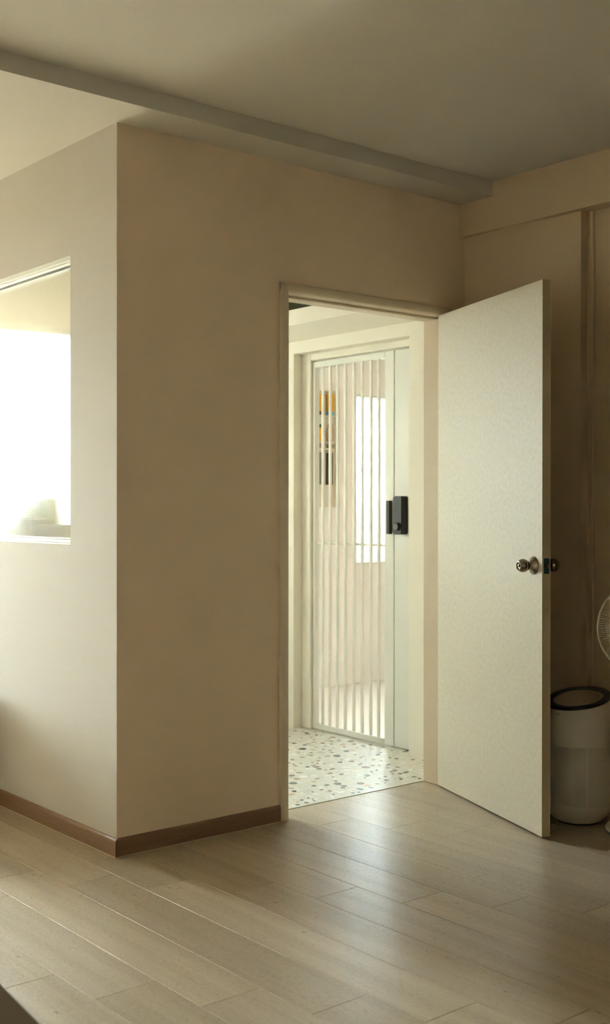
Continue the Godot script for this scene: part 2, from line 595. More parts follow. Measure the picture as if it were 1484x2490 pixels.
func build_kitchen_floor() -> void:
	var fl := thing("floor_kitchen", "white terrazzo kitchen floor with green, brown and peach chips", "floor", Vector3.ZERO, "", "structure")
	var st := mb()
	var uv := [Vector2(0, 0), Vector2(1.1, 0), Vector2(1.1, 1.2), Vector2(0, 1.2)]
	squad(st, [Vector3(0.1, 0, -2.3), Vector3(2.14, 0, -2.3), Vector3(2.14, 0, -0.115), Vector3(0.1, 0, -0.115)], [Vector3.UP, Vector3.UP, Vector3.UP, Vector3.UP], uv)
	obj("terrazzo_slab", st, mats.terrazzo_base, fl)
	st = mb()
	walls_of(st, [[0.1, -0.12, -2.3, 2.14, -0.002, -0.115]])
	obj("subfloor", st, mats.concrete, fl)
	# stone chips polished flush: a few shapes, turned and sized
	var shapes := []
	for k in 14:
		var poly := PackedVector2Array()
		var m := rng.randi_range(5, 8)
		var ratio := rng.randf_range(0.38, 0.85)
		for i in m:
			var a := TAU * (i + rng.randf_range(-0.25, 0.25)) / m
			var r := rng.randf_range(0.72, 1.0)
			poly.append(Vector2(cos(a) * r, sin(a) * r * ratio))
		poly = Geometry2D.convex_hull(poly)
		poly.remove_at(poly.size() - 1)
		var s := mb()
		prism(s, poly, Vector3(0, -0.004, 0), Vector3(1, 0, 0), Vector3(0, 0, 1), Vector3(0, 0.0045, 0))
		shapes.append(s.commit())
	var kinds := ["stone_green", "stone_brown", "stone_green", "stone_brown", "stone_peach", "stone_dark", "stone_green", "stone_brown", "stone_grey", "stone_white", "stone_white"]
	var placed := []
	var tries := 0
	while placed.size() < 290 and tries < 6000:
		tries += 1
		var z := -0.14 - rng.randf() * 1.45
		var x := rng.randf_range(0.8, 2.06)
		if x > 1.985 and (z > -0.58 or z < -1.44):
			continue
		# only where the doorway shows the floor
		if x < 0.78 - (z + 0.1) * 0.60:
			continue
		var r := rng.randf_range(0.009, 0.017) if rng.randf() < 0.66 else rng.randf_range(0.017, 0.029)
		var ok := true
		for p in placed:
			if Vector2(x, z).distance_to(Vector2(p.x, p.y)) < (r + p.z) * 0.95:
				ok = false
				break
		if not ok:
			continue
		placed.append(Vector3(x, z, r))
		var o := MeshInstance3D.new()
		o.mesh = shapes[rng.randi() % shapes.size()]
		o.material_override = mats[kinds[rng.randi() % kinds.size()]]
		o.name = "stone_chip" if placed.size() == 1 else "stone_chip_%03d" % (placed.size() - 1)
		o.transform = Transform3D(Basis(Vector3.UP, rng.randf() * TAU).scaled_local(Vector3(r, 1, r)), Vector3(x, 0, z))
		fl.add_child(o, true)

func build_trims() -> void:
	# baseboards: flat board with a rounded top
	var prof := PackedVector2Array([Vector2(0, 0), Vector2(0.012, 0), Vector2(0.012, 0.054), Vector2(0.0113, 0.0585), Vector2(0.009, 0.0617), Vector2(0.0055, 0.0637), Vector2(0, 0.0645)])
	var st := mb()
	prism(st, prof, Vector3(0, 0, 0.012), Vector3(-1, 0, 0), Vector3(0, 1, 0), Vector3(0, 0, -5.612), true)
	struct("baseboard_side", st, mats.baseboard_wood, "brown wooden baseboard with a bright rounded top, under the window wall", "baseboard")
	st = mb()
	prism(st, prof, Vector3(0.0, 0, 0), Vector3(0, 0, 1), Vector3(0, 1, 0), Vector3(0.736, 0, 0), true)
	struct("baseboard_front", st, mats.baseboard_wood, "shaded brown wooden baseboard running from the corner to the doorway", "baseboard")
	# pale caulk line where the boards meet the floor
	st = mb()
	box(st, Vector3(-0.0145, 0.0, -5.6), Vector3(-0.012, 0.0018, 0.0145), 0.0008)
	box(st, Vector3(-0.0145, 0.0, 0.012), Vector3(0.736, 0.0018, 0.0145), 0.0008)
	struct("trim_5", st, mats.cream_plastic, "fine pale bead of caulk at the foot of the baseboards", "caulk")

func build_wall_window() -> void:
	var w := thing("window_1", "fluted glass window in slim white tracks, set in the daylit wall", "window", Vector3.ZERO, "", "structure")
	var z0 := -1.7
	var z1 := -0.3425
	# tracks: head with a step, sill with two ribs
	var st := mb()
	box(st, Vector3(0.0005, 2.1745, z0), Vector3(0.085, 2.1966, z1), 0.0015)
	box(st, Vector3(0.004, 2.1655, z0), Vector3(0.02, 2.1745, z1), 0.0015)
	box(st, Vector3(0.045, 2.1655, z0), Vector3(0.06, 2.1745, z1), 0.0015)
	obj("head_track", st, mats.white_track, w)
	st = mb()
	box(st, Vector3(0.0, 1.0985, z0), Vector3(0.085, 1.106, z1), 0.002)
	box(st, Vector3(0.012, 1.106, z0), Vector3(0.085, 1.1185, z1), 0.0015)
	box(st, Vector3(0.02, 1.1185, z0), Vector3(0.0265, 1.125, z1), 0.002)
	box(st, Vector3(0.045, 1.1185, z0), Vector3(0.052, 1.125, z1), 0.002)
	obj("sill_track", st, mats.white_track, w)
	# pane: flat at the back, half-round flutes towards the room
	st = mb()
	var pitch := 0.0068
	var xb := 0.0365
	var xg := 0.031
	var y0 := 1.1187
	var y1 := 2.1735
	var n := int((z1 - z0 - 0.002) / pitch)
	var steps := 5
	for i in n:
		var za := z1 - 0.001 - pitch * i
		for k in steps:
			var pts := []
			for q in [k, k + 1]:
				var t: float = float(q) / steps
				var u := 2.0 * t - 1.0
				var depth := 0.00017 * (1.0 - u * u)
				var slope := 0.00017 * 2.0 * u * 2.0 / pitch
				pts.append([Vector3(xg - depth, 0, za - pitch * t), Vector3(-1, 0, -slope).normalized()])
			var b0 := Vector3(0, y0, 0)
			var b1 := Vector3(0, y1, 0)
			squad(st, [pts[0][0] + b0, pts[1][0] + b0, pts[1][0] + b1, pts[0][0] + b1], [pts[0][1], pts[1][1], pts[1][1], pts[0][1]])
			# close top and bottom
			for yy in [[b0, Vector3.DOWN], [b1, Vector3.UP]]:
				var p0: Vector3 = pts[0][0] + yy[0]
				var p1: Vector3 = pts[1][0] + yy[0]
				quad(st, p0, p1, Vector3(xb, p1.y, p1.z), Vector3(xb, p0.y, p0.z), yy[1])
	var ze := z1 - 0.001 - pitch * n
	quad(st, Vector3(xb, y0, z1 - 0.001), Vector3(xb, y0, ze), Vector3(xb, y1, ze), Vector3(xb, y1, z1 - 0.001), Vector3.RIGHT)
	quad(st, Vector3(xb, y0, z1 - 0.001), Vector3(xb, y1, z1 - 0.001), Vector3(xg, y1, z1 - 0.001), Vector3(xg, y0, z1 - 0.001), Vector3(0, 0, 1))
	quad(st, Vector3(xb, y0, ze), Vector3(xb, y1, ze), Vector3(xg, y1, ze), Vector3(xg, y0, ze), Vector3(0, 0, -1))
	obj("fluted_pane", st, mats.fluted_glass, w, "clear glass pane with fine vertical flutes")

func build_door() -> void:
	# frame: casing, jambs with a stop, head
	var f := thing("trim_6", "beige door frame lining the doorway in the shaded wall", "door frame", Vector3.ZERO, "", "structure")
	var st := mb()
	var casing := PackedVector2Array([Vector2(0.736, 0), Vector2(0.736, 0.008), Vector2(0.739, 0.011), Vector2(0.772, 0.011), Vector2(0.7765, 0.009), Vector2(0.779, 0.004), Vector2(0.779, -0.115), Vector2(0.7751, -0.115), Vector2(0.7751, 0)])
	prism(st, casing, Vector3.ZERO, Vector3(1, 0, 0), Vector3(0, 0, 1), Vector3(0, 2.135, 0), true)
	box(st, Vector3(0.775, 0, -0.115), Vector3(0.7915, 2.0885, -0.042), 0.002)
	obj("jamb", st, mats.frame_paint, f)
	st = mb()
	box(st, Vector3(1.672, 0, -0.115), Vector3(1.6779, 2.10, 0.002), 0.0015)
	box(st, Vector3(1.662, 0, -0.115), Vector3(1.673, 2.0885, -0.014), 0.002)
	box(st, Vector3(1.674, 0, 0.0001), Vector3(1.715, 2.135, 0.011), 0.003)
	obj("jamb", st, mats.frame_paint, f)
	st = mb()
	# head: casing face with a rounded lower edge, then a lower stop behind
	var head := PackedVector2Array([Vector2(0.0001, 2.135), Vector2(0.008, 2.135), Vector2(0.011, 2.132), Vector2(0.011, 2.108), Vector2(0.0095, 2.103), Vector2(0.006, 2.0985), Vector2(-0.002, 2.0965), Vector2(-0.115, 2.0965), Vector2(-0.115, 2.0999), Vector2(0.0001, 2.0999)])
	prism(st, head, Vector3(0.736, 0, 0), Vector3(0, 0, 1), Vector3(0, 1, 0), Vector3(0.978, 0, 0), true)
	box(st, Vector3(0.779, 2.0855, -0.115), Vector3(1.672, 2.0968, -0.042), 0.003)
	obj("head_jamb", st, mats.frame_paint, f)
	# the leaf, swung open on its right edge
	var hinge := Vector3(1.6403, 0.0, -0.0025)
	var along := Vector3(-0.3423, 0, 0.9396).normalized()
	var behind := Vector3(0.9396, 0, 0.3423).normalized()
	var d := thing("door_1", "pale mottled laminate door with round steel knob, standing open", "door", hinge, "", "structure")
	d.transform = Transform3D(Basis(along, Vector3.UP, along.cross(Vector3.UP)), hinge)
	var zdir := along.cross(Vector3.UP)   # local +z
	var s := 1.0 if zdir.dot(behind) > 0.0 else -1.0
	st = mb()
	var th := 0.036
	box(st, Vector3(0, 0.008, minf(0.0005 * s, (th - 0.0005) * s)), Vector3(0.8795, 2.0965, maxf(0.0005 * s, (th - 0.0005) * s)))
	obj("edge_core", st, mats.door_edge, d, "bare tan door edge")
	for k in 2:
		st = mb()
		var zz := [0.0, th - 0.0008] if k == 0 else [0.0, 0.0]
		var za: float = 0.0 if k == 0 else (th - 0.0012) * s
		var zb: float = 0.0012 * s if k == 0 else th * s
		box(st, Vector3(0, 0.0081, minf(za, zb)), Vector3(0.88, 2.0966, maxf(za, zb)), 0.0004)
		obj("face_panel", st, mats.door_laminate, d, "pale mottled laminate face")
	# knobs and rosettes on both faces
	for face in [-1.0, 1.0]:
		var at := Vector3(0.82, 1.0235, 0.0 if face < 0 else th * s)
		var out := Vector3(0, 0, -s if face < 0 else s)
		xf = Transform3D(Basis(Vector3(1, 0, 0), out, Vector3(1, 0, 0).cross(out)), at)
		var ro := mb()
		lathe(ro, [[0.0345, 0.0], [0.0345, 0.0025], [0.033, 0.005], [0.027, 0.0095], [0.017, 0.0155], [0.0145, 0.019], [0.0, 0.019]], 40)
		var knob := mb()
		lathe(knob, [[0.0145, 0.0185], [0.013, 0.020], [0.0125, 0.024], [0.0145, 0.0265], [0.019, 0.0295], [0.0232, 0.036], [0.0254, 0.044], [0.0254, 0.050], [0.0235, 0.057], [0.0195, 0.064], [0.0165, 0.0668], [0.0145, 0.067], [0.0125, 0.063], [0.0, 0.0625]], 40)
		var cyl := mb()
		lathe(cyl, [[0.0065, 0.0626], [0.0065, 0.0662], [0.0045, 0.0675], [0.0, 0.0675]], 20)
		xf = Transform3D.IDENTITY
		var kn := obj("knob", knob, mats.satin_steel, d, "round satin steel knob")
		obj("rosette", ro, mats.satin_steel, d)
		obj("key_cylinder", cyl, mats.satin_steel, kn)
	# latch plate on the free edge, still under its teal film
	st = mb()
	var pc := Vector3(0.8795, 1.0235, th * s * 0.52)
	prism(st, rounded(0.022, 0.058, 0.003), pc, Vector3(0, 0, 1), Vector3(0, 1, 0), Vector3(0.0016, 0, 0))
	var lp := obj("latch_plate", st, mats.teal_film, d, "dark teal latch plate")
	st = mb()
	var bolt := PackedVector2Array([Vector2(-0.0065, 0), Vector2(-0.0065, 0.011), Vector2(0.0, 0.010), Vector2(0.0065, 0.003), Vector2(0.0065, 0)])
	prism(st, bolt, pc + Vector3(0.0016, -0.0075, 0.001 * s), Vector3(0, 0, s), Vector3(1, 0, 0), Vector3(0, 0.015, 0))
	obj("latch_bolt", st, mats.brass_bolt, lp)
	for y in [-0.02, 0.021]:
		st = mb()
		xf = Transform3D(Basis(Vector3(0, 1, 0), Vector3(1, 0, 0), Vector3(0, 0, -1)), pc + Vector3(0.0016, y, 0))
		lathe(st, [[0.0036, 0.0], [0.0034, 0.0006], [0.0015, 0.0008], [0.0, 0.0004]], 12)
		xf = Transform3D.IDENTITY
		obj("screw", st, mats.grey_rim, lp)
	# hinges
	for y in [0.25, 1.05, 1.85]:
		st = mb()
		xf = Transform3D(Basis.IDENTITY, Vector3(-0.004, y, (th + 0.003) * s))
		lathe(st, [[0.0, -0.045], [0.005, -0.045], [0.005, 0.045], [0.0, 0.045]], 12)
		xf = Transform3D.IDENTITY
		obj("hinge", st, mats.satin_steel, d)

func build_gate() -> void:
	# fixed frame and side panel in the opening
	var f := thing("trim_7", "white metal frame and fixed side panel around the gate", "gate frame", Vector3.ZERO, "", "structure")
	var st := mb()
	box(st, Vector3(2.06, 0.0, -1.468), Vector3(2.13, 2.105, -1.394), 0.004)
	obj("side_post", st, mats.kitchen_paint, f)
	st = mb()
	box(st, Vector3(2.06, 2.066, -1.394), Vector3(2.13, 2.105, -0.55), 0.004)
	obj("head_rail", st, mats.kitchen_paint, f)
	st = mb()
	box(st, Vector3(2.0752, 0.004, -0.733), Vector3(2.12, 2.056, -0.5502), 0.003)
	obj("fixed_panel", st, mats.white_metal, f)
	# the gate leaf
	var g := thing("door_2", "white barred metal gate with black digital lock, seen through the doorway", "gate", Vector3(2.09, 0, -1.39), "", "structure")
	var o := Vector3(2.09, 0, -1.39)
	var x0 := 2.075 - o.x
	var x1 := 2.105 - o.x
	st = mb()
	box(st, Vector3(x0, 0.006, -1.387 - o.z), Vector3(x1, 2.058, -1.372 - o.z), 0.002)
	obj("stile", st, mats.white_metal, g)
	st = mb()
	box(st, Vector3(x0, 0.006, -0.806 - o.z), Vector3(x1, 2.058, -0.737 - o.z), 0.002)
	obj("stile", st, mats.white_metal, g)
	st = mb()
	box(st, Vector3(x0 + 0.0005, 2.024, -1.372 - o.z), Vector3(x1 - 0.0005, 2.058, -0.806 - o.z), 0.002)
	obj("rail", st, mats.white_metal, g)
	st = mb()
	box(st, Vector3(x0 + 0.0005, 0.006, -1.372 - o.z), Vector3(x1 - 0.0005, 0.036, -0.806 - o.z), 0.002)
	obj("rail", st, mats.white_metal, g)
	st = mb()
	box(st, Vector3(2.091 - o.x, 1.039, -1.372 - o.z), Vector3(2.101 - o.x, 1.051, -0.806 - o.z), 0.001)
	obj("cross_rail", st, mats.white_metal, g)
	for z in [-1.3127, -1.2514, -1.1900, -1.1246, -1.0547, -0.9890, -0.9208, -0.8592]:
		st = mb()
		box(st, Vector3(x0 + 0.004, 0.036, z - 0.009 - o.z), Vector3(x0 + 0.016, 2.024, z + 0.009 - o.z), 0.002)
		obj("bar", st, mats.white_metal, g)
	# digital lock: case on the stile, tall rounded body beside it
	st = mb()
	box(st, Vector3(2.05 - o.x, 1.106, -0.770 - o.z), Vector3(2.0748 - o.x, 1.279, -0.7465 - o.z), 0.0025)
	var lk := obj("lock_case", st, mats.grey_plastic, g, "slim dark grey lock case")
	var body_ := thing_part("digital_lock", g)
	st = mb()
	prism(st, rounded(0.066, 0.196, 0.012), Vector3(2.075 - o.x, 1.2035, -0.666 - o.z), Vector3(0, 0, 1), Vector3(0, 1, 0), Vector3(-0.041, 0, 0), true)
	body_.mesh = st.commit()
	body_.material_override = mats.black_plastic
	st = mb()
	prism(st, rounded(0.060, 0.190, 0.010), Vector3(2.0342 - o.x, 1.2035, -0.666 - o.z), Vector3(0, 0, 1), Vector3(0, 1, 0), Vector3(-0.004, 0, 0), true)
	obj("front_cover", st, mats.grey_plastic, body_)
	st = mb()
	xf = Transform3D(Basis(Vector3(0, 1, 0), Vector3(-1, 0, 0), Vector3(0, 0, 1)), Vector3(2.0302 - o.x, 1.146, -0.657 - o.z))
	lathe(st, [[0.021, 0.0], [0.021, 0.004], [0.0185, 0.006], [0.0185, 0.020], [0.0165, 0.022], [0.0, 0.022]], 32)
	xf = Transform3D.IDENTITY
	obj("thumb_turn", st, mats.black_gloss, body_)
	st = mb()
	box(st, Vector3(2.006 - o.x, 1.139, -0.6595 - o.z), Vector3(2.0085 - o.x, 1.153, -0.6545 - o.z), 0.001)
	obj("copper_mark", st, mats.brass_bolt, body_)

func thing_part(called: String, parent: Node3D) -> MeshInstance3D:
	var o := MeshInstance3D.new()
	o.name = called
	parent.add_child(o, true)
	return o

# ---------------------------------------------------------------- beyond the gate
func build_corridor() -> void:
	var st := mb()
	walls_of(st, [[2.14, -0.12, -2.75, 3.503, 2.7, -2.6], [3.503, -0.12, -2.75, 4.15, 0.837, -2.6], [3.503, 2.06, -2.75, 4.15, 2.7, -2.6], [4.15, -0.12, -2.75, 4.9, 2.7, -2.6]])
	struct("wall_corridor", st, mats.corridor_paint, "pale corridor wall with a bright opening, seen between gate bars", "wall")
	st = mb()
	walls_of(st, [[4.75, -0.12, -2.6, 4.9, 2.7, 0.75]])
	struct("wall_corridor", st, mats.corridor_paint, "pale far side wall of the corridor outside the gate", "wall")
	st = mb()
	walls_of(st, [[2.14, -0.12, 0.6, 4.9, 2.7, 0.75]])
	struct("wall_corridor", st, mats.corridor_paint, "pale end wall of the corridor outside the gate", "wall")
	st = mb()
	walls_of(st, [[2.14, 2.7, -2.75, 4.9, 2.86, 0.75]])
	struct("ceiling_corridor", st, mats.corridor_paint, "pale ceiling of the corridor outside the gate", "ceiling")
	st = mb()
	walls_of(st, [[2.14, -0.12, -2.6, 4.75, -0.02, 0.6]])
	struct("floor_corridor", st, mats.corridor_paint, "pale floor of the corridor outside the gate", "floor")
	# window frame in the opening
	var w := thing("window_2", "bright corridor window with rounded white frame behind the gate", "window", Vector3.ZERO, "", "structure")
	st = mb()
	box(st, Vector3(3.503, 0.837, -2.70), Vector3(3.518, 2.06, -2.62), 0.004)
	obj("frame_side", st, mats.white_track, w)
	st = mb()
	box(st, Vector3(3.503, 2.045, -2.70), Vector3(4.15, 2.06, -2.62), 0.004)
	obj("frame_head", st, mats.white_track, w)
	st = mb()
	box(st, Vector3(3.503, 0.837, -2.70), Vector3(4.15, 0.852, -2.60), 0.004)
	obj("frame_sill", st, mats.white_track, w)
	st = mb()
	box(st, Vector3(3.518, 0.852, -2.664), Vector3(4.15, 2.045, -2.66))
	obj("pane", st, mats.corridor_dimming_glass, w)

func build_corridor_shelf() -> void:
	# shallow white wall rack beyond the gate with a column of small goods
	var z := -2.6
	var xa := 3.085
	var xb := 3.30
	var s := thing("wall_rack", "narrow white wall rack seen through the left gate bars", "rack", Vector3(3.19, 1.25, z))
	var o := Vector3(3.19, 1.25, z)
	var st := mb()
	box(st, Vector3(xa - o.x, 0.0, 0.0), Vector3(xb - o.x, 0.82, 0.006), 0.001)
	obj("back_panel", st, mats.white_plastic, s)
	for x in [xa, xb - 0.008]:
		st = mb()
		box(st, Vector3(x - o.x, 0.0, 0.006), Vector3(x + 0.008 - o.x, 0.82, 0.05), 0.001)
		obj("side_panel", st, mats.white_plastic, s)
	var levels := [1.25, 1.40, 1.655, 1.70, 1.885, 2.06]
	for y in levels:
		st = mb()
		box(st, Vector3(xa + 0.008 - o.x, y - o.y - 0.004, 0.006), Vector3(xb - 0.008 - o.x, y - o.y + 0.004, 0.05), 0.001)
		obj("shelf", st, mats.white_plastic, s)
	# goods: [label, name, category, mat, x, y0, h, w, kind]
	rack_item("packet", "tall yellow packet on the left of the rack's top shelf", "packet", "yellow", "dark_amber", 3.128, 1.889, 0.145, 0.05)
	rack_item("packet", "tall yellow packet with pale blue foot, right on the rack's top shelf", "packet", "yellow", "sky_blue", 3.225, 1.889, 0.15, 0.055)
	rack_item("bottle", "small yellow bottle with green side on the rack's second shelf", "bottle", "yellow", "leaf_green", 3.128, 1.704, 0.12, 0.045)
	rack_item("jar", "beige jar beside the yellow bottle on the rack", "jar", "beige_jar", "taupe", 3.225, 1.704, 0.125, 0.05)
	rack_item("tin", "flat taupe tin at the left of the rack's thin shelf", "tin", "taupe", "taupe", 3.128, 1.659, 0.03, 0.045)
	rack_item("tin", "flat taupe tin at the right of the rack's thin shelf", "tin", "taupe", "taupe", 3.225, 1.659, 0.03, 0.045)
	rack_item("carton", "grey upright carton on the left of the rack's lower shelf", "carton", "mid_grey", "mid_grey", 3.128, 1.404, 0.225, 0.045)
	rack_item("carton", "dark green grey upright carton on the right of the rack's lower shelf", "carton", "dark_green_grey", "dark_green_grey", 3.220, 1.404, 0.225, 0.042)

func rack_item(called: String, label: String, category: String, m: String, m2: String, x: float, y: float, h: float, w: float) -> void:
	var t := thing(called, label, category, Vector3(x, y, -2.6 + 0.029))
	var st := mb()
	if called == "bottle" or called == "jar" or called == "tin":
		lathe(st, [[0.0, 0.0], [w * 0.46, 0.0], [w * 0.5, 0.003], [w * 0.5, h * 0.72], [w * 0.44, h * 0.8], [w * 0.3, h * 0.84], [0.0, h * 0.84]], 20)
		obj("body", st, mats[m], t)
		st = mb()
		lathe(st, [[w * 0.34, h * 0.83], [w * 0.34, h], [0.0, h]], 16)
		obj("cap", st, mats[m2], t)
	else:
		box(st, Vector3(-w / 2, h * 0.18, -0.016), Vector3(w / 2, h, 0.016), 0.003)
		obj("body", st, mats[m], t)
		st = mb()
		box(st, Vector3(-w / 2, 0.0, -0.016), Vector3(w / 2, h * 0.18, 0.016), 0.003)
		obj("base_band", st, mats[m2], t)

# ---------------------------------------------------------------- kitchen
func build_kitchen_things() -> void:
	# window frame in the outer wall
	var w := thing("window_3", "wide bright kitchen window behind the fluted glass", "window", Vector3.ZERO, "", "structure")
	var st := mb()
	for x in [0.22, 1.168]:
		st = mb()
		box(st, Vector3(x, 1.03, -2.39), Vector3(x + 0.032, 2.235, -2.33), 0.003)
		obj("frame_side", st, mats.white_track, w)
	st = mb()
	box(st, Vector3(0.252, 2.203, -2.39), Vector3(1.168, 2.235, -2.33), 0.003)
	obj("frame_head", st, mats.white_track, w)
	st = mb()
	box(st, Vector3(0.22, 1.0, -2.42), Vector3(1.2, 1.03, -2.27), 0.004)
	obj("window_ledge", st, mats.white_track, w)
	st = mb()
	box(st, Vector3(0.252, 1.03, -2.364), Vector3(1.168, 2.203, -2.36))
	obj("pane", st, mats.dimming_glass, w)
	# shelf behind the fluted glass with a few goods on it
	var k := thing("kitchen_shelf", "narrow white shelf on the kitchen side of the fluted window", "shelf", Vector3(0.2, 1.098, -1.02))
	st = mb()
	box(st, Vector3(-0.0995, -0.024, -0.66), Vector3(0.13, 0.0, 0.66), 0.003)
	obj("board", st, mats.white_track, k)
	for z in [-0.5, 0.5]:
		st = mb()
		prism(st, PackedVector2Array([Vector2(0.0, 0.0), Vector2(0.0, -0.14), Vector2(0.015, -0.14), Vector2(0.11, -0.015), Vector2(0.11, 0.0)]), Vector3(-0.0995, -0.0245, z - 0.01), Vector3(1, 0, 0), Vector3(0, 1, 0), Vector3(0, 0, 0.02))
		obj("bracket", st, mats.white_track, k)
	var b := thing("storage_box", "pale green storage box behind the fluted glass, tallest on the shelf", "box", Vector3(0.215, 1.0985, -1.09))
	st = mb()
	prism(st, rounded(0.11, 0.385, 0.012), Vector3.ZERO, Vector3(1, 0, 0), Vector3(0, 0, 1), Vector3(0, 0.172, 0), true)
	obj("body", st, mats.pale_green, b)
	st = mb()
	prism(st, rounded(0.114, 0.389, 0.013), Vector3(0, 0.1725, 0), Vector3(1, 0, 0), Vector3(0, 0, 1), Vector3(0, 0.009, 0), true)
	obj("lid", st, mats.pale_green, b)
	var c := thing("grey_carton", "low grey carton in front of the pale green box behind fluted glass", "carton", Vector3(0.13, 1.0985, -0.985))
	st = mb()
	box(st, Vector3(-0.02, 0, -0.115), Vector3(0.02, 0.095, 0.12), 0.002)
	obj("body", st, mats.pale_grey, c)
	st = mb()
	box(st, Vector3(-0.021, 0.0955, -0.116), Vector3(0.021, 0.1, 0.121), 0.001)
	obj("lid", st, mats.pale_grey, c)
	var d := thing("tray", "shallow pale grey tray at the right end behind fluted glass", "tray", Vector3(0.19, 1.0985, -0.72))
	st = mb()
	prism(st, rounded(0.14, 0.24, 0.02), Vector3.ZERO, Vector3(1, 0, 0), Vector3(0, 0, 1), Vector3(0, 0.06, 0), true)
	obj("body", st, mats.tray_grey, d)
	st = mb()
	prism(st, rounded(0.15, 0.25, 0.024), Vector3(0, 0.0605, 0), Vector3(1, 0, 0), Vector3(0, 0, 1), Vector3(0, 0.012, 0), true)
	obj("rim", st, mats.tray_grey, d)
	var e := thing("soap_bottle", "small teal bottle at the left edge behind fluted glass", "bottle", Vector3(0.14, 1.0985, -1.32))
	st = mb()
	lathe(st, [[0.0, 0.0], [0.02, 0.0], [0.022, 0.003], [0.022, 0.05], [0.014, 0.058], [0.0, 0.058]], 24)
	obj("body", st, mats.teal_plastic, e)
	st = mb()
	lathe(st, [[0.01, 0.058], [0.01, 0.068], [0.0, 0.069]], 16)
	obj("cap", st, mats.white_plastic, e)
	# vent panel with pipe above the bulkhead
	var v := thing("wall_vent", "grey green vent panel above the kitchen bulkhead", "vent", Vector3(1.985, 2.40, -1.6))
	st = mb()
	box(st, Vector3(0.0, -0.13, -0.6), Vector3(0.0149, 0.17, 0.35), 0.003)
	obj("panel", st, mats.vent_green, v)
	st = mb()
	tube(st, [Vector3(-0.02, -0.137, 0.0), Vector3(-0.02, 0.2, 0.0)], 0.018, 16)
	obj("pipe", st, mats.vent_dark, v)
	st = mb()
	box(st, Vector3(-0.012, -0.1, 0.09), Vector3(0.0, 0.14, 0.34), 0.003)
	obj("louvre", st, mats.vent_dark, v)

# ---------------------------------------------------------------- behind the door
func tilt_y(p: Vector3, base: float) -> float:
	# the purifier's top is cut at a slant that falls to the left and front
	var right := Vector3(0.7705, 0, 0.6375)
	var away := Vector3(0.6375, 0, -0.7705)
	return base + 0.165 * p.dot(right) + 0.135 * p.dot(away)

func slanted_ring(st: SurfaceTool, r0: float, y0: float, r1: float, y1: float, segs := 64) -> void:
	for k in segs:
		var q := []
		var mid := Vector3.ZERO
		for e in [[k, r0, y0], [k + 1, r0, y0], [k + 1, r1, y1], [k, r1, y1]]:
			var a: float = TAU * e[0] / segs
			var p := Vector3(cos(a) * e[1], 0, sin(a) * e[1])
			p.y = tilt_y(p, e[2])
			q.append(p)
			mid += Vector3(cos(a), 0, sin(a))
		var n := Vector3(-0.165 * 0.7705 - 0.135 * 0.6375, 1, -0.165 * 0.6375 + 0.135 * 0.7705).normalized()
		if absf(r0 - r1) < absf(y0 - y1) * 0.6:
			n = mid.normalized() * (1.0 if r0 >= r1 or y1 > y0 else 1.0)
		elif absf(r0 - r1) < absf(y0 - y1) * 3.0:
			n = (n + mid.normalized() * signf(y1 - y0) * signf(r0 - r1) * 0.7).normalized()
		if r1 < 0.0005:
			tri(st, q[0], q[1], q[2], n)
		else:
			squad(st, q, [n, n, n, n])

